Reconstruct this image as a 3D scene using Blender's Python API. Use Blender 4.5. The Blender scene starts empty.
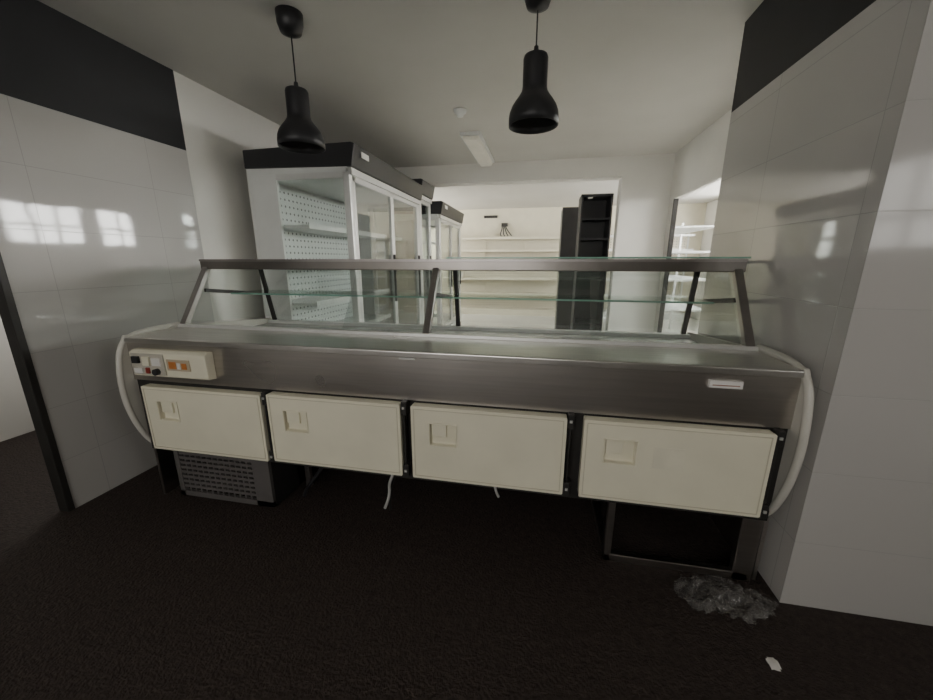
import bpy, bmesh, math, random
from mathutils import Vector, Matrix, noise
random.seed(4)
S=bpy.context.scene
COL=S.collection
# ------------------------------------------------------------ materials
def newmat(name):
    m=bpy.data.materials.new(name); m.use_nodes=True
    nt=m.node_tree; b=nt.nodes['Principled BSDF']
    return m,nt,b
def mat(name,col,rough=.5,metal=0,var=.08,scale=6,bump=0,bscale=60,stretch=(1,1,1),spec=.5,rvar=0):
    m,nt,b=newmat(name)
    tc=nt.nodes.new('ShaderNodeTexCoord'); mp=nt.nodes.new('ShaderNodeMapping')
    mp.inputs['Scale'].default_value=stretch
    nt.links.new(tc.outputs['Object'],mp.inputs['Vector'])
    n=nt.nodes.new('ShaderNodeTexNoise'); n.inputs['Scale'].default_value=scale; n.inputs['Detail'].default_value=5
    nt.links.new(mp.outputs[0],n.inputs['Vector'])
    r=nt.nodes.new('ShaderNodeValToRGB')
    c=Vector(col[:3])
    r.color_ramp.elements[0].position=.3; r.color_ramp.elements[1].position=.7
    r.color_ramp.elements[0].color=(*(c*(1-var)),1); r.color_ramp.elements[1].color=(*[min(1,x) for x in c*(1+var)],1)
    nt.links.new(n.outputs[0],r.inputs[0]); nt.links.new(r.outputs[0],b.inputs['Base Color'])
    b.inputs['Roughness'].default_value=rough; b.inputs['Metallic'].default_value=metal
    if rvar:
        mr=nt.nodes.new('ShaderNodeMapRange'); mr.inputs['From Min'].default_value=.3; mr.inputs['From Max'].default_value=.7
        mr.inputs['To Min'].default_value=rough-rvar; mr.inputs['To Max'].default_value=rough+rvar
        n3=nt.nodes.new('ShaderNodeTexNoise'); n3.inputs['Scale'].default_value=2.0; n3.inputs['Detail'].default_value=2
        nt.links.new(tc.outputs['Object'],n3.inputs['Vector']); nt.links.new(n3.outputs[0],mr.inputs['Value']); nt.links.new(mr.outputs[0],b.inputs['Roughness'])
    b.inputs['Specular IOR Level'].default_value=spec
    if bump:
        n2=nt.nodes.new('ShaderNodeTexNoise'); n2.inputs['Scale'].default_value=bscale
        nt.links.new(mp.outputs[0],n2.inputs['Vector'])
        bp=nt.nodes.new('ShaderNodeBump'); bp.inputs['Strength'].default_value=bump; bp.inputs['Distance'].default_value=.01
        nt.links.new(n2.outputs[0],bp.inputs['Height']); nt.links.new(bp.outputs[0],b.inputs['Normal'])
    return m
def tile(name,axis,tw=.6,th=.29,z0=2.02,col=(.53,.515,.495),rough=.05,joint=.78):
    m,nt,b=newmat(name)
    tc=nt.nodes.new('ShaderNodeTexCoord'); sp=nt.nodes.new('ShaderNodeSeparateXYZ'); cb=nt.nodes.new('ShaderNodeCombineXYZ')
    nt.links.new(tc.outputs['Object'],sp.inputs[0])
    nt.links.new(sp.outputs[axis],cb.inputs[0])
    ad=nt.nodes.new('ShaderNodeMath'); ad.operation='ADD'; ad.inputs[1].default_value=-z0+10*th
    nt.links.new(sp.outputs[2],ad.inputs[0]); nt.links.new(ad.outputs[0],cb.inputs[1])
    br=nt.nodes.new('ShaderNodeTexBrick'); br.offset=0
    br.inputs['Scale'].default_value=1; br.inputs['Brick Width'].default_value=tw; br.inputs['Row Height'].default_value=th
    br.inputs['Mortar Size'].default_value=.0018; br.inputs['Mortar Smooth'].default_value=.5
    c=Vector(col)
    br.inputs['Color1'].default_value=(*c,1); br.inputs['Color2'].default_value=(*(c*.97),1); br.inputs['Mortar'].default_value=(*(c*joint),1)
    nt.links.new(cb.outputs[0],br.inputs['Vector']); nt.links.new(br.outputs['Color'],b.inputs['Base Color'])
    b.inputs['Roughness'].default_value=rough
    n=nt.nodes.new('ShaderNodeTexNoise'); n.inputs['Scale'].default_value=3.5; n.inputs['Detail'].default_value=2
    nt.links.new(tc.outputs['Object'],n.inputs['Vector'])
    bp=nt.nodes.new('ShaderNodeBump'); bp.inputs['Strength'].default_value=.08; bp.inputs['Distance'].default_value=.01
    nt.links.new(n.outputs[0],bp.inputs['Height'])
    bp2=nt.nodes.new('ShaderNodeBump'); bp2.inputs['Strength'].default_value=.35; bp2.inputs['Distance'].default_value=.002; bp2.invert=True
    nt.links.new(br.outputs['Fac'],bp2.inputs['Height']); nt.links.new(bp.outputs[0],bp2.inputs['Normal']); nt.links.new(bp2.outputs[0],b.inputs['Normal'])
    return m
def glassmat(name,tint=(.965,.985,.975),r0=.045,r90=.75,power=4.5,rough=.02,milky=0):
    m=bpy.data.materials.new(name); m.use_nodes=True; nt=m.node_tree; nt.nodes.clear()
    o=nt.nodes.new('ShaderNodeOutputMaterial'); mx=nt.nodes.new('ShaderNodeMixShader')
    t=nt.nodes.new('ShaderNodeBsdfTransparent'); t.inputs[0].default_value=(*tint,1)
    src=t
    if milky:
        d=nt.nodes.new('ShaderNodeBsdfDiffuse'); d.inputs[0].default_value=(.8,.8,.78,1)
        m2=nt.nodes.new('ShaderNodeMixShader'); m2.inputs[0].default_value=milky
        nt.links.new(t.outputs[0],m2.inputs[1]); nt.links.new(d.outputs[0],m2.inputs[2]); src=m2
    g=nt.nodes.new('ShaderNodeBsdfGlossy'); g.inputs['Roughness'].default_value=rough
    lw=nt.nodes.new('ShaderNodeLayerWeight'); lw.inputs[0].default_value=.5
    p=nt.nodes.new('ShaderNodeMath'); p.operation='POWER'; p.inputs[1].default_value=power
    nt.links.new(lw.outputs['Facing'],p.inputs[0])
    mu=nt.nodes.new('ShaderNodeMath'); mu.operation='MULTIPLY_ADD'; mu.inputs[1].default_value=r90-r0; mu.inputs[2].default_value=r0
    nt.links.new(p.outputs[0],mu.inputs[0])
    nt.links.new(mu.outputs[0],mx.inputs[0]); nt.links.new(src.outputs[0],mx.inputs[1]); nt.links.new(g.outputs[0],mx.inputs[2]); nt.links.new(mx.outputs[0],o.inputs[0])
    return m
def pegmat(name,ay,col=(.72,.74,.72)):
    m,nt,b=newmat(name)
    tc=nt.nodes.new('ShaderNodeTexCoord'); sp=nt.nodes.new('ShaderNodeSeparateXYZ'); nt.links.new(tc.outputs['Object'],sp.inputs[0])
    def cell(o):
        a=nt.nodes.new('ShaderNodeMath'); a.operation='MULTIPLY'; a.inputs[1].default_value=18; nt.links.new(o,a.inputs[0])
        f=nt.nodes.new('ShaderNodeMath'); f.operation='FRACT'; nt.links.new(a.outputs[0],f.inputs[0])
        s=nt.nodes.new('ShaderNodeMath'); s.operation='SUBTRACT'; s.inputs[1].default_value=.5; nt.links.new(f.outputs[0],s.inputs[0])
        q=nt.nodes.new('ShaderNodeMath'); q.operation='POWER'; q.inputs[1].default_value=2
        ab=nt.nodes.new('ShaderNodeMath'); ab.operation='ABSOLUTE'; nt.links.new(s.outputs[0],ab.inputs[0]); nt.links.new(ab.outputs[0],q.inputs[0]); return q.outputs[0]
    A=cell(sp.outputs[ay]); B=cell(sp.outputs[2])
    s=nt.nodes.new('ShaderNodeMath'); s.operation='ADD'; nt.links.new(A,s.inputs[0]); nt.links.new(B,s.inputs[1])
    l=nt.nodes.new('ShaderNodeMath'); l.operation='LESS_THAN'; l.inputs[1].default_value=.028; nt.links.new(s.outputs[0],l.inputs[0])
    mx=nt.nodes.new('ShaderNodeMixRGB'); mx.inputs[1].default_value=(*col,1); mx.inputs[2].default_value=(.12,.13,.13,1)
    nt.links.new(l.outputs[0],mx.inputs[0]); nt.links.new(mx.outputs[0],b.inputs['Base Color']); b.inputs['Roughness'].default_value=.4
    return m
def emis(name,col,st):
    m=bpy.data.materials.new(name); m.use_nodes=True; nt=m.node_tree; nt.nodes.clear()
    o=nt.nodes.new('ShaderNodeOutputMaterial'); e=nt.nodes.new('ShaderNodeEmission'); e.inputs[0].default_value=(*col,1); e.inputs[1].default_value=st
    nt.links.new(e.outputs[0],o.inputs[0]); return m

M_steel=mat('stainless_steel',(.58,.55,.52),.30,1,.07,3,.04,30,(1,1,25),rvar=.03)
M_steelH=mat('stainless_worktop',(.70,.68,.65),.30,1,.07,5,.04,20,(1,12,1),rvar=.03)
M_rail=mat('dark_steel_rail',(.22,.205,.19),.3,1,.1)
M_post=mat('post_steel',(.32,.30,.29),.35,1,.1)
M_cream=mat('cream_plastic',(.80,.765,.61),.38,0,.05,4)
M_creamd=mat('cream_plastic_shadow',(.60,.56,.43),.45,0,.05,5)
M_bump=mat('white_bumper',(.64,.62,.56),.35,0,.05)
M_white=mat('white_enamel',(.72,.73,.71),.35,0,.04)
M_alu=mat('aluminium',(.70,.70,.68),.35,.4,.04)
M_black=mat('black_plastic',(.020,.020,.022),.4,0,.1)
M_pend=mat('pendant_black',(.016,.016,.018),.45,0,.1)
M_dark=mat('dark_metal',(.035,.033,.031),.5,.3,.2)
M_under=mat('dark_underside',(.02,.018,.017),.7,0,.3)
M_glass=glassmat('clear_glass')
M_glassr=glassmat('reflective_glass',(.95,.97,.965),.10,.85,3.0)
M_glassg=glassmat('green_glass',(.86,.94,.90))
M_edge=mat('glass_edge_green',(.22,.42,.34),.15,0,.1)
M_plaster=mat('plaster_white',(.74,.725,.68),.7,0,.03,2,.1,25)
def ceilmat():
    m=mat('ceiling_paint',(.56,.545,.51),.6,0,.05,1.2,.12,4)
    return m
M_ceil=ceilmat()
M_band=mat('black_paint',(.015,.015,.018),.6,0,.1)
M_tileS=tile('tile_side','Y'); M_tileD=tile('tile_front','X',joint=.9,rough=.1,col=(.50,.485,.465))
M_floor=mat('brown_rubber_floor',(.038,.028,.024),.75,0,.3,40,1.0,90,spec=.3)
M_floor2=mat('light_floor',(.62,.61,.57),.22,0,.05,2)
M_peg=pegmat('pegboard','Y'); M_pegX=pegmat('pegboard_x','X',(.66,.62,.50))
M_beige=mat('beige_shelving',(.64,.60,.48),.5,0,.05)
M_orange=mat('orange_display',(.55,.2,.05),.35)
M_red=mat('red_switch',(.25,.03,.02),.4)
M_label=mat('label_white',(.75,.73,.7),.5)
M_diff=mat('lamp_diffuser',(.85,.82,.74),.35)
M_plas=glassmat('thin_plastic_film',(.93,.92,.91),.05,.6,3,.15,milky=.10)
M_winA=emis('window_daylight_a',(1.0,.99,.95),37)
M_addwinC=emis('window_daylight_c',(1.0,.97,.9),15)  # glow for the hidden window added to brighten the far room
M_winB=emis('window_daylight_b',(1.0,.97,.92),6.2)
# ------------------------------------------------------------ geometry helpers
def obj(name,me,parent=None):
    o=bpy.data.objects.new(name,me); COL.objects.link(o)
    if parent: o.parent=parent
    return o
def empty(name,loc=(0,0,0)):
    e=bpy.data.objects.new(name,None); COL.objects.link(e); e.empty_display_size=.1
    return e
def addbox(bm,b,mi=0):
    x0,x1,y0,y1,z0,z1=b
    v=[bm.verts.new(p) for p in [(x0,y0,z0),(x1,y0,z0),(x1,y1,z0),(x0,y1,z0),(x0,y0,z1),(x1,y0,z1),(x1,y1,z1),(x0,y1,z1)]]
    for f in [(3,2,1,0),(4,5,6,7),(0,1,5,4),(1,2,6,5),(2,3,7,6),(3,0,4,7)]:
        fc=bm.faces.new([v[i] for i in f]); fc.material_index=mi
def boxes(name,lst,mats,parent=None,bev=0):
    if not isinstance(mats,(list,tuple)): mats=[mats]
    bm=bmesh.new()
    for b in lst: addbox(bm,b[:6],b[6] if len(b)>6 else 0)
    me=bpy.data.meshes.new(name); bm.to_mesh(me); bm.free()
    for m in mats: me.materials.append(m)
    o=obj(name,me,parent)
    if bev:
        md=o.modifiers.new('b','BEVEL'); md.width=bev; md.segments=2; md.limit_method='ANGLE'
    return o
def box(name,b,m,parent=None,bev=0): return boxes(name,[b],m,parent,bev)
def prism(name,pts,x0,x1,m,parent=None,bev=0,axis='x'):
    bm=bmesh.new()
    def P(x,p): return (x,p[0],p[1]) if axis=='x' else (p[0],x,p[1])
    a=[bm.verts.new(P(x0,p)) for p in pts]; b=[bm.verts.new(P(x1,p)) for p in pts]
    bm.faces.new(a); bm.faces.new(list(reversed(b)))
    n=len(pts)
    for i in range(n): bm.faces.new([a[i],b[i],b[(i+1)%n],a[(i+1)%n]])
    bmesh.ops.recalc_face_normals(bm,faces=bm.faces)
    me=bpy.data.meshes.new(name); bm.to_mesh(me); bm.free(); me.materials.append(m)
    o=obj(name,me,parent)
    if bev:
        md=o.modifiers.new('b','BEVEL'); md.width=bev; md.segments=2; md.limit_method='ANGLE'
    return o
def tube(name,pts,r,m,parent=None,smooth=True,res=6):
    cu=bpy.data.curves.new(name,'CURVE'); cu.dimensions='3D'; cu.bevel_depth=r; cu.bevel_resolution=3; cu.use_fill_caps=True
    sp=cu.splines.new('NURBS' if smooth else 'POLY'); sp.points.add(len(pts)-1)
    for i,p in enumerate(pts): sp.points[i].co=(*p,1)
    if smooth: sp.order_u=min(4,len(pts)); sp.use_endpoint_u=True; sp.resolution_u=res
    cu.materials.append(m)
    o=bpy.data.objects.new(name,cu); COL.objects.link(o)
    dg=bpy.context.evaluated_depsgraph_get(); dg.update()
    me=bpy.data.meshes.new_from_object(o.evaluated_get(dg)); bpy.data.objects.remove(o)
    if not me.materials: me.materials.append(m)
    for p in me.polygons: p.use_smooth=True
    return obj(name,me,parent)
def lathe(name,prof,c,m,parent=None,n=40,solid=0):
    bm=bmesh.new(); rings=[]
    for r,z in prof:
        rings.append([bm.verts.new((c[0]+r*math.cos(2*math.pi*i/n),c[1]+r*math.sin(2*math.pi*i/n),c[2]+z)) for i in range(n)])
    for a,b in zip(rings,rings[1:]):
        for i in range(n): bm.faces.new([a[i],a[(i+1)%n],b[(i+1)%n],b[i]])
    bmesh.ops.remove_doubles(bm,verts=bm.verts,dist=1e-5)
    bmesh.ops.recalc_face_normals(bm,faces=bm.faces)
    me=bpy.data.meshes.new(name); bm.to_mesh(me); bm.free(); me.materials.append(m)
    for p in me.polygons: p.use_smooth=True
    o=obj(name,me,parent)
    if solid:
        md=o.modifiers.new('s','SOLIDIFY'); md.thickness=solid; md.offset=-1
    return o
def beam(name,p,q,w,h,m,parent=None):
    p=Vector(p);q=Vector(q);d=(q-p).normalized(); sx=Vector((1,0,0)); up=d.cross(sx).normalized()
    bm=bmesh.new(); vs=[]
    for c in (p,q):
        vs.append([bm.verts.new(c+sx*a*w/2+up*b*h/2) for a,b in ((-1,-1),(1,-1),(1,1),(-1,1))])
    bm.faces.new(vs[0]); bm.faces.new(list(reversed(vs[1])))
    for i in range(4): bm.faces.new([vs[0][i],vs[1][i],vs[1][(i+1)%4],vs[0][(i+1)%4]])
    bmesh.ops.recalc_face_normals(bm,faces=bm.faces)
    me=bpy.data.meshes.new(name); bm.to_mesh(me); bm.free(); me.materials.append(m)
    o=obj(name,me,parent); md=o.modifiers.new('b','BEVEL'); md.width=.003; md.segments=2
    return o
# ------------------------------------------------------------ room
CH=2.494
XL=-.36; XR=3.015; TW=.05
boxes('floor',[(-2.6,5.7,-4.2,1.08,-.1,0,0),(-2.6,5.7,1.08,8.1,-.1,0,1)],[M_floor,M_floor2])
box('ceiling',(-2.6,5.7,-4.2,8.1,CH,CH+.1),M_ceil)
boxes('wall_left',[(XL-TW,XL,-.17,.878,0,2.02,0),(XL-TW,XL,-1.1,.878,2.02,CH,1),(XL-TW,XL,-4.2,-1.1,0,2.02,0),(XL-TW,XL,-4.2,-1.1,2.02,CH,1),
   (XL-TW,XL-.004,.878,5.0,0,CH,2)],[M_tileS,M_band,M_plaster])
boxes('trim_door_left',[(XL-TW-.01,XL+.006,-.20,-.17,0,2.02),(XL-TW-.01,XL+.012,-1.1,-1.055,0,2.02),(XL-TW-.01,XL+.012,-1.1,-.17,1.975,2.02)],M_dark,bev=.003)
box('wall_side_room',(-1.9,-1.8,-4.2,2.0,0,CH),M_plaster)
box('wall_side_room_end',(-1.8,XL-TW,1.2,1.3,0,CH),M_plaster)
boxes('wall_right',[(XR,5.7,-.06,1.046,0,2.077,0),(XR,5.7,-.06,1.046,2.077,CH,1)],[M_tileS,M_band])
boxes('wall_right_front',[(XR-.001,4.75,-.066,-.06,0,2.077,0),(XR-.001,4.75,-.066,-.06,2.077,CH,1)],[M_tileD,M_band])
boxes('wall_right_recess',[(3.5,3.54,1.046,1.3,0,CH),(3.5,3.54,1.3,3.45,1.98,CH),(3.5,3.54,3.45,3.6,0,CH)],M_plaster)
boxes('trim_opening_right',[(3.497,3.545,3.43,3.45,0,1.98),(3.49,3.55,1.3,1.33,0,1.98)],M_dark)
boxes('wall_soffit',[(XL,3.5,3.6,3.8,2.27,CH),(2.94,3.54,3.6,3.8,0,2.27)],M_plaster)
box('wall_back',(-2.6,5.7,7.9,8.0,0,CH),mat('warm_plaster',(.64,.60,.48),.7,0,.04))
boxes('wall_far_left',[(-1.6,-1.5,5.0,7.9,0,CH),(-1.6,XL-.05,4.9,5.0,0,CH)],M_plaster)
wy=[1.25,2.75,3.05,4.15,4.35,5.45,5.65,6.75]; ws=1.55
boxes('wall_far_right',[(5.5,5.6,1.046,7.9,0,ws),(5.5,5.6,1.046,7.9,2.36,CH),(5.5,5.6,1.046,1.25,ws,2.36),(5.5,5.6,2.75,3.05,ws,2.36),(5.5,5.6,4.15,4.35,ws,2.36),(5.5,5.6,5.45,5.65,ws,2.36),(5.5,5.6,6.75,7.9,ws,2.36)],M_plaster)
box('wall_front',(-2.6,5.7,-4.3,-4.2,0,CH),M_plaster)
box('wall_front_right',(4.7,4.8,-4.2,-.066,0,CH),M_plaster)
def windowX(i,x,y0,y1,z0,z1,m,side=-1,n=3,slats=False):
    e=empty('window_%d'%i)
    box('pane',(x,x+.01,y0,y1,z0,z1),m,e)
    L=[(x-.03,x+.03,y0,y1,z0,z0+.04),(x-.03,x+.03,y0,y1,z1-.04,z1),(x-.03,x+.03,y0,y0+.04,z0,z1),(x-.03,x+.03,y1-.04,y1,z0,z1)]
    for k in range(1,n):
        yy=y0+(y1-y0)*k/n; L.append((x-.03,x+.03,yy-.02,yy+.02,z0,z1))
    if slats:
        L.append((x-.03,x+.03,y0,y1,(z0+z1)/2-.1,(z0+z1)/2-.07))
    boxes('frame',L,M_white,e)
for i in range(4): windowX(i+1,5.53,wy[2*i],wy[2*i+1],ws,2.36,M_winA,slats=True)  # middle two inferred from wall reflections; first and last added to brighten the back
windowX(5,-1.47,5.3,7.4,1.0,2.2,M_addwinC)  # added out of view behind the coolers to brighten the far room
windowX(6,4.67,-2.5,-1.3,1.35,2.05,M_winB,slats=True)
e=empty('window_7'); box('pane',(-.1,2.0,-4.19,-4.18,1.1,2.3),M_winB,e)
boxes('frame',[(-.14,2.04,-4.2,-4.14,1.06,1.1),(-.14,2.04,-4.2,-4.14,2.3,2.34),(-.14,-.1,-4.2,-4.14,1.06,2.34),(2.0,2.04,-4.2,-4.14,1.06,2.34),(.93,.97,-4.2,-4.14,1.1,2.3)],M_white,e)
e=empty('window_8'); box('pane',(-1.5,-.7,1.18,1.19,1.0,2.1),M_winB,e)  # unseen window added to light the wall beyond the left doorway
boxes('frame',[(-1.54,-.66,1.16,1.2,.96,1.0),(-1.54,-.66,1.16,1.2,2.1,2.14),(-1.54,-1.5,1.16,1.2,.96,2.14),(-.7,-.66,1.16,1.2,.96,2.14)],M_white,e)

# ------------------------------------------------------------ counter
C=empty('refrigerated_display_counter')
L=2.96; WT=.925
prof=[(.0,.93),(-.028,.875),(-.045,.80),(-.056,.72),(-.058,.63),(-.046,.53),(-.02,.43),(.02,.34)]
full=prof+[(.06,.30),(1.0,.30),(1.1,.62),(1.06,.86),(.30,.93)]
for i,(a,b) in enumerate([(-.02,.0),(L,L+.02)]):
    prism('end_panel_%d'%i,full,a,b,M_bump,C,.004)
    x=(a+b)/2
    tube('bumper_%d'%i,[(x,.30,.937),(x,.15,.937),(x,.03,.935)]+[(x,p[0],p[1]) for p in prof[1:]]+[(x,.05,.31)],.014,M_bump,C)
    prism('end_plinth_%d'%i,[(.03,0),(1.0,0),(1.0,.30),(.03,.30)],a+.003,b-.003,M_steel,C)
prism('fascia',[(.0,.70),(.0,WT-.03),(.02,WT-.03),(.02,.70)],.0,L,M_steel,C)
prism('worktop',[(-.012,WT-.028),(-.012,WT-.004),(-.006,WT),(.29,WT),(.29,WT-.02),(.0,WT-.028)],.003,L-.003,M_steelH,C,.002)
prism('worktop_upstand',[(.28,WT),(.28,WT+.018),(.305,WT+.018),(.305,.80),(.29,.80),(.29,WT)],.0,L,M_alu,C,.002)
box('door_surround',(0,L,.012,.05,.30,.70),M_dark,C)
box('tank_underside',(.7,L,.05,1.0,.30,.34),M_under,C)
box('display_deck',(0,L,.305,1.02,.80,.83),mat('deck_steel',(.70,.70,.67),.25,.5,.05),C)
prism('front_panel',[(1.0,.02),(1.03,.02),(1.08,.62),(1.05,.85),(1.0,.85)],0,L,M_white,C)
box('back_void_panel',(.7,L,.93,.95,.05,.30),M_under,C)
doors=[(.085,.77,-.008),(.805,1.465,0),(1.515,2.17,0),(2.235,2.90,0)]
for k,(a,b,dz) in enumerate(doors):
    z0,z1=.345+dz,.69+dz
    hx0,hx1=a+.085,a+.20; hz0,hz1=z1-.175,z1-.075
    D=empty('door_leaf_%d'%k); D.parent=C
    bm=bmesh.new()
    xs=[a,hx0,hx1,b]; zs=[z0,hz0,hz1,z1]
    yf,yb=-.04,.008
    def quad(p,mi=0):
        f=bm.faces.new([bm.verts.new(q) for q in p]); f.material_index=mi
    for i in range(3):
        for j in range(3):
            if i==1 and j==1: continue
            quad([(xs[i],yf,zs[j]),(xs[i+1],yf,zs[j]),(xs[i+1],yf,zs[j+1]),(xs[i],yf,zs[j+1])])
    yr=yf+.022
    quad([(hx0,yr,hz0),(hx1,yr,hz0),(hx1,yr,hz1),(hx0,yr,hz1)],0)
    quad([(hx0,yf,hz0),(hx1,yf,hz0),(hx1,yr,hz0),(hx0,yr,hz0)],0)
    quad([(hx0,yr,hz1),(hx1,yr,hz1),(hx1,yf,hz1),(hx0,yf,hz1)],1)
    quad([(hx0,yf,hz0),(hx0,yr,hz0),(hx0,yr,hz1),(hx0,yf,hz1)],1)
    quad([(hx1,yr,hz0),(hx1,yf,hz0),(hx1,yf,hz1),(hx1,yr,hz1)],0)
    quad([(a,yf,z0),(a,yf,z1),(a,yb,z1),(a,yb,z0)]); quad([(b,yf,z1),(b,yf,z0),(b,yb,z0),(b,yb,z1)])
    quad([(a,yf,z1),(b,yf,z1),(b,yb,z1),(a,yb,z1)]); quad([(a,yb,z0),(b,yb,z0),(b,yf,z0),(a,yf,z0)])
    quad([(a,yb,z0),(a,yb,z1),(b,yb,z1),(b,yb,z0)])
    bmesh.ops.remove_doubles(bm,verts=bm.verts,dist=1e-5)
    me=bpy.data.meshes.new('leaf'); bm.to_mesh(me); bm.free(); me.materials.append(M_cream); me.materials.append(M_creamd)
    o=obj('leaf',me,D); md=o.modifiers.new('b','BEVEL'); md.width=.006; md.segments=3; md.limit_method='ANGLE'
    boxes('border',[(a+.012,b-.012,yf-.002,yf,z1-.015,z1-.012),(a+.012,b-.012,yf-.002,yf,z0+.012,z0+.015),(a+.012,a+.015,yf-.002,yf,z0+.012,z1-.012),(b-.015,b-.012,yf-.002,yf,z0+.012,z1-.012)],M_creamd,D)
    boxes('pull_lip',[(hx0-.006,hx1+.006,yf-.005,yf,hz1,hz1+.006),(hx0-.006,hx0,yf-.005,yf,hz0,hz1),(hx1,hx1+.006,yf-.005,yf,hz0,hz1),(hx0-.006,hx1+.006,yf-.005,yf,hz0-.006,hz0)],M_cream,D,.002)
    box('pull_tab',(hx0+.004,hx0+.07,yr-.012,yr,hz0+.035,hz1-.004),M_cream,D,.003)
    boxes('hinges',[(b+.004,b+.028,-.035,.012,z1-.05,z1+.012),(b+.004,b+.028,-.035,.012,z0-.005,z0+.055),(b+.010,b+.018,-.03,.0,z0,z1)],M_dark,D,.003)
    boxes('latch_screws',[(b+.01,b+.02,-.04,-.035,z1-.02,z1-.01),(b+.01,b+.02,-.04,-.035,z0+.02,z0+.03)],M_alu,D)
box('paper_sticker',(2.50,2.61,-.0415,-.0402,.51,.60),mat('faded_sticker',(.78,.745,.60),.6),C)
prism('control_box',[(.0,.735),(-.045,.742),(-.05,.86),(-.03,.872),(.0,.872)],.07,.51,M_cream,C,.004)
boxes('control_panel_inset',[(.085,.275,-.056,-.047,.752,.858)],mat('grey_panel',(.50,.47,.40),.4),C,.002)
boxes('switches',[(.10,.14,-.068,-.055,.81,.845,0),(.16,.20,-.066,-.055,.80,.845,1),(.21,.26,-.062,-.055,.80,.84,2),(.10,.15,-.064,-.055,.76,.785,2),(.17,.19,-.064,-.055,.76,.79,3)],[M_black,M_cream,M_label,M_red],C,.002)
for i,(x,z) in enumerate([(.235,.772)]):
    tube('dial_%d'%i,[(x,-.05,z),(x,-.075,z)],.016,M_black,C,False)
boxes('display',[(.29,.42,-.054,-.047,.78,.835,0),(.305,.345,-.057,-.053,.79,.825,1),(.352,.37,-.057,-.053,.79,.82,2),(.378,.405,-.057,-.053,.79,.82,1)],[mat('display_surround',(.50,.42,.30),.4),M_orange,M_label],C,.001)
boxes('rating_label',[(2.665,2.775,-.014,-.0005,.845,.872,0),(2.675,2.765,-.0145,-.0135,.853,.857,1)],[M_label,mat('label_print',(.35,.2,.15),.5)],C)
boxes('keeper',[(1.46,1.53,-.010,-.0005,.887,.895,0)],M_alu,C)
G=[]
gx0,gx1,gz0,gz1=.11,.70,.015,.335
for a in [(gx0,gx1,.03,.05,gz1-.03,gz1),(gx0,gx1,.03,.05,gz0,gz0+.03),(gx0,gx0+.03,.03,.05,gz0,gz1),(gx1-.10,gx1,.03,.05,gz0,gz1)]: G.append(a)
n=9
for i in range(1,n):
    z=gz0+.03+(gz1-gz0-.06)*i/n; G.append((gx0+.03,gx1-.10,.033,.045,z-.008,z+.008))
for i in range(1,13):
    x=gx0+.03+(gx1-gx0-.13)*i/13; G.append((x-.005,x+.005,.034,.044,gz0+.03,gz1-.03))
boxes('compressor_grille',G,mat('grille_grey',(.15,.14,.135),.45,.3,.1),C)
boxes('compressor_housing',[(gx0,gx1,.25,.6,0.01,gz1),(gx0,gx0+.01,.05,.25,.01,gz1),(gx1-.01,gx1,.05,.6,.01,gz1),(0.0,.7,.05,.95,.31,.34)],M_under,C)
boxes('support_frame',[(2.37,2.40,.02,.05,0,.31),(2.37,2.94,.02,.05,0,.035),(2.37,2.40,.05,.9,0,.03),(2.37,2.40,.87,.9,0,.31),(2.88,2.955,.02,.05,0,.31),(1.45,1.48,.5,.53,0,.31),(.74,.77,.25,.28,0,.31)],M_steel,C,.003)
tube('drain_pipe',[(.78,.2,.30),(1.0,.2,.22),(1.35,.22,.20),(1.7,.25,.23),(2.3,.2,.21),(2.6,.3,.28)],.014,M_black,C)
tube('hanging_strap',[(1.41,.0,.345),(1.395,-.01,.30),(1.37,0,.26),(1.38,.01,.20),(1.35,.0,.13)],.007,M_alu,C)
tube('hanging_strap_b',[(1.43,.02,.34),(1.38,.03,.28),(1.36,.03,.2),(1.365,.03,.1)],.006,M_dark,C)
tube('hanging_latch',[(1.88,.0,.345),(1.885,-.01,.30),(1.90,0,.27)],.006,M_alu,C)
tube('drain_hose',[(1.0,.15,.34),(.95,.12,.2),(.85,.1,.12),(.8,.15,.02)],.01,M_black,C)
RZ=1.30
box('top_rail',(.0,L,.495,.545,RZ-.055,RZ-.005),M_rail,C,.004)
box('top_rail_lip',(.0,L,.49,.50,RZ-.01,RZ+.004),M_post,C,.001)
box('top_glass',(.02,L-.02,.55,.95,RZ-.012,RZ-.004),M_glassg,C)
box('top_glass_over',(1.55,L+.0,.47,.56,RZ+.006,RZ+.014),M_edge,C,.001)
for i,s in enumerate([.03,1.488,L-.03]):
    beam('rear_post_%d'%i,(s,.295,WT+.005),(s,.52,RZ-.03),.036,.03,M_post,C)
    beam('front_post_%d'%i,(s,1.04,.84),(s,.945,RZ-.01),.028,.02,M_dark,C)
    beam('shelf_bracket_%d'%i,(s,.47,1.12),(s,.88,1.068),.012,.022,M_dark,C)
box('front_top_rail',(.0,L,.935,.955,RZ-.02,RZ-.002),M_dark,C)
prism('front_glass',[(1.045,.85),(1.051,.85),(.958,RZ-.02),(.952,RZ-.02)],.02,L-.02,M_glassr,C)
boxes('glass_shelf',[(.05,L-.05,.645,.92,1.083,1.090,0),(.05,L-.05,.638,.645,1.082,1.091,1)],[M_glassg,M_edge],C)
for i,(a,b) in enumerate([(1.02,1.47),(2.28,2.90)]):
    prism('rear_sliding_glass_%d'%i,[(.31,WT+.018),(.315,WT+.018),(.525,RZ-.055),(.52,RZ-.055)],a,b,M_glassr,C)
for i,s in enumerate([.004,L-.008]):
    prism('end_glass_%d'%i,[(.31,.94),(1.03,.88),(.945,RZ-.02),(.53,RZ-.05)],s,s+.004,M_glass,C)

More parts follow.
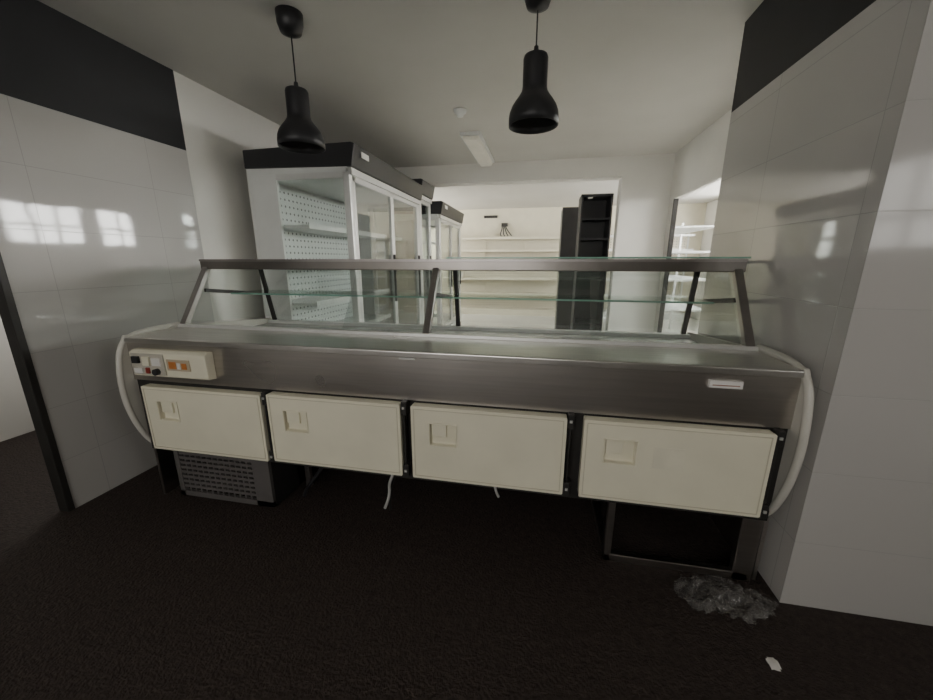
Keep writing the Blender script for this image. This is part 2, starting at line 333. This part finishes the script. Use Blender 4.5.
# ------------------------------------------------------------ pendants
def pendant(x,y,zb,h):
    P=empty('pendant_lamp')
    k=h/.31
    pr=[(.118,0),(.1185,.03),(.115,.058),(.105,.084),(.089,.108),(.072,.130),(.061,.148),(.0575,.165),(.057,.19),(.057,.285),(.053,.297),(.030,.302),(.012,.305),(.010,.335)]
    lathe('shade',[(r,z*k) for r,z in pr],(x,y,zb),M_pend,P,solid=.003)
    lathe('bulb',[(.0,.05),(.02,.053),(.03,.075),(.028,.1),(.014,.13),(.014,.2)],(x,y,zb),M_diff,P,24)
    tube('cord',[(x,y,zb+.27),(x,y,CH-.02)],.0035,M_black,P,False)
    lathe('ceiling_cup',[(.0,-.10),(.016,-.10),(.05,-.085),(.062,-.05),(.064,-.001),(0,-.001)],(x,y,CH),M_pend,P)
pendant(.749,.521,1.884,.285); pendant(1.970,.56,1.925,.305)
F=empty('fluorescent_ceiling_lamp')
prism('housing',[(1.21,CH),(1.41,CH),(1.41,CH-.03),(1.21,CH-.03)],2.40,3.5,M_white,F,.003,axis='y')
prism('diffuser',[(1.225,CH-.03),(1.395,CH-.03),(1.375,CH-.07),(1.245,CH-.07)],2.42,3.48,M_diff,F,.01,axis='y')
lathe('smoke_detector',[(0,-.05),(.025,-.05),(.035,-.03),(.05,-.022),(.055,-.001),(0,-.001)],(1.327,1.875,CH),M_white)

# ------------------------------------------------------------ coolers
def cooler(s0,s1,d0,d1,H,ndoor,canopy_m=M_black,label=True):
    K=empty('glass_door_display_cooler')
    zt=H-.13
    box('base',(s0,s1,d0,d1,0.0,.32),M_white,K,.005)
    box('kick_grille',(s1,s1+.01,d0+.05,d1-.05,.04,.26),M_dark,K)
    box('top_box',(s0,s1-.02,d0,d1,zt-.05,zt),M_white,K)
    prism('canopy',[(s0,zt),(s1+.03,zt-.02),(s1+.06,H),(s1+.03,H+.01),(s0,H)],d0-.015,d1+.01,canopy_m,K,.006,axis='y')
    box('canopy_strip',(s1-.01,s1+.02,d0,d1,zt-.07,zt-.025),M_alu,K)
    box('back_panel',(s0,s0+.03,d0,d1,.32,zt-.05),M_white,K)
    box('peg_panel',(s0+.06,s0+.065,d0+.03,d1-.03,.36,zt-.08),M_peg,K)
    for (a,c) in [(s1-.055,d0),(s1-.055,d1-.05)]:
        box('post',(a,a+.055,c,c+.05,.32,zt-.05),M_alu,K,.006)
    for y in (d0,d1-.03):
        box('end_panel',(s0+.03,s0+.25,y,y+.03,.32,zt-.05),M_white,K,.003)
        box('end_header',(s0+.25,s1-.055,y,y+.03,zt-.09,zt-.05),M_alu,K)
        box('end_sill',(s0+.25,s1-.055,y,y+.03,.32,.38),M_alu,K)
        box('end_glass',(s0+.25,s1-.055,y+.012,y+.018,.38,zt-.09),M_glass,K)
    for z in (.62,.93,1.24,1.55):
        if z<zt-.2:
            boxes('shelf',[(s0+.07,s1-.40,d0+.04,d1-.04,z,z+.02),(s1-.40,s1-.39,d0+.04,d1-.04,z-.01,z+.035)],M_white,K)
    w=(d1-d0-.1)/ndoor
    for i in range(ndoor):
        a=d0+.05+i*w; b=a+w; x=s1-.03
        t=.035
        boxes('door_frame',[(x,x+.03,a,a+t,.34,zt-.07),(x,x+.03,b-t,b,.34,zt-.07),(x,x+.03,a,b,zt-.11,zt-.07),(x,x+.03,a,b,.34,.39)],M_alu,K,.003)
        box('door_glass',(x+.012,x+.018,a+t,b-t,.39,zt-.11),M_glassr,K)
        box('door_handle',(x+.03,x+.05,b-t,b-t+.018,.9,1.35),M_black,K)
    if label: box('canopy_label',(s1+.055,s1+.06,d0+.1,d0+.22,H-.07,H-.03),M_label,K)
cooler(-.23,.63,1.25,2.85,2.11,2)
cooler(-.23,.60,2.95,3.42,2.20,1,label=False)
cooler(-.23,.70,3.46,4.8,2.03,2)

B=empty('black_shelving_unit')
x0,x1,y0,y1=2.52,2.92,3.95,4.35
boxes('carcass',[(x0,x0+.025,y0,y1,0,2.14),(x1-.025,x1,y0,y1,0,2.14),(x0,x1,y1-.02,y1,0,2.14),(x0,x1,y0,y1,2.11,2.14),(x0,x1,y0,y1,0,.08)],M_black,B)
boxes('shelves',[(x0+.025,x1-.025,y0+.01,y1-.02,z,z+.022) for z in (.4,.72,1.02,1.3,1.56,1.82)],M_black,B)
box('name_plate',(x0+.08,x0+.14,y0-.004,y0,2.085,2.1),M_label,B)
B2=empty('black_tall_cabinet')
boxes('carcass',[(2.32,2.56,4.7,5.2,.08,2.08),(2.34,2.54,4.72,5.18,0,.08)],M_black,B2,.004)
boxes('door_panel',[(2.33,2.55,4.68,4.70,.10,2.06),(2.35,2.365,4.66,4.68,1.0,1.2)],M_dark,B2)

def gondola(x0,x1,yb,H,zs,dep=.4,m=M_beige):
    Gd=empty('gondola_shelving')
    box('peg_back',(x0,x1,yb-.03,yb,0.05,H),M_pegX,Gd)
    n=int((x1-x0)/.95+.5)
    boxes('uprights',[(x0+(x1-x0)*i/n-.015,x0+(x1-x0)*i/n+.015,yb-.06,yb-.0,0,H) for i in range(n+1)],m,Gd)
    boxes('shelves',[(x0,x1,yb-dep,yb-.03,z,z+.02) for z in zs]+[(x0,x1,yb-dep-.01,yb-dep,z-.015,z+.03) for z in zs],m,Gd)
    box('plinth',(x0,x1,yb-dep-.05,yb-.03,0,.14),m,Gd)
    return Gd
GG=gondola(-.3,2.6,7.86,1.85,(.5,.85,1.2,1.5,1.78))
boxes('boxes_on_shelf',[(-.1,.12,7.55,7.7,.88,1.0),(1.3,1.5,7.55,7.7,1.23,1.32)],M_label,GG)
gondola(3.2,5.2,7.86,1.9,(.5,.85,1.2,1.5,1.8),m=M_white)
W=empty('wall_shelf')
boxes('boards',[(3.75,4.5,4.6,6.2,z,z+.025) for z in (.55,1.0,1.4,1.75)],M_white,W)
boxes('uprights',[(4.5,4.53,4.6,4.64,0,1.95),(4.5,4.53,6.16,6.2,0,1.95),(3.75,3.78,4.6,4.63,0,1.95),(3.75,3.78,6.17,6.2,0,1.95)],M_alu,W)
J=empty('wall_junction_box')
boxes('box',[(.62,.95,7.86,7.9,2.28,2.34),(1.05,1.2,7.84,7.9,2.08,2.16)],M_dark,J,.004)
for i in range(4):
    x=1.06+.03*i
    tube('cable_%d'%i,[(x,7.85,2.09),(x+.04,7.80,1.98),(x-.08+.07*i,7.82,1.9),(x+.05*i,7.84,1.86)],.012,M_black,J)

def crumple(name,cx,cy,w,d,h,m,seed,n=30,sc=14):
    random.seed(seed); bm=bmesh.new(); g=[]
    for i in range(n+1):
        r=[]
        for j in range(n+1):
            u=i/n-.5; v=j/n-.5; e=max(0,1-4*(u*u+v*v))
            q=Vector((u*w*sc*2+seed,v*d*sc*2,seed*1.3))
            ridge=1-abs(noise.noise(q))*2.2; r2=1-abs(noise.noise(q*2.3))*2
            z=.003+h*max(0,(ridge*.65+r2*.35))*(e**.6)
            o=noise.noise_vector(q*1.5)*.02*w/.36
            r.append(bm.verts.new((cx+w*u+o.x,cy+d*v+o.y,z)))
        g.append(r)
    for i in range(n):
        for j in range(n):
            u=(i+.5)/n-.5; v=(j+.5)/n-.5
            a=math.atan2(v,u)
            if math.hypot(u,v)<.40+.09*noise.noise(Vector((math.cos(a)*2,math.sin(a)*2,seed))): bm.faces.new([g[i][j],g[i+1][j],g[i+1][j+1],g[i][j+1]])
    loose=[v for v in bm.verts if not v.link_faces]; bmesh.ops.delete(bm,geom=loose,context='VERTS')
    me=bpy.data.meshes.new(name); bm.to_mesh(me); bm.free(); me.materials.append(m)
    for p in me.polygons: p.use_smooth=True
    return obj(name,me)
crumple('crumpled_plastic_film',2.80,-.10,.44,.22,.055,M_plas,3,40,8)
crumple('paper_scrap',2.853,-.33,.045,.055,.008,M_label,5,8,20)

w=bpy.data.worlds.new('world'); S.world=w; w.use_nodes=True
w.node_tree.nodes['Background'].inputs[0].default_value=(.6,.7,.8,1); w.node_tree.nodes['Background'].inputs[1].default_value=.3
cam=bpy.data.cameras.new('camera'); co=bpy.data.objects.new('camera',cam); COL.objects.link(co)
co.location=(2.04,-1.44,1.30); co.rotation_euler=(math.radians(90-13.8),0,math.radians(11.25))
cam.sensor_width=36; cam.lens=367/933*36; cam.clip_start=.02
S.camera=co
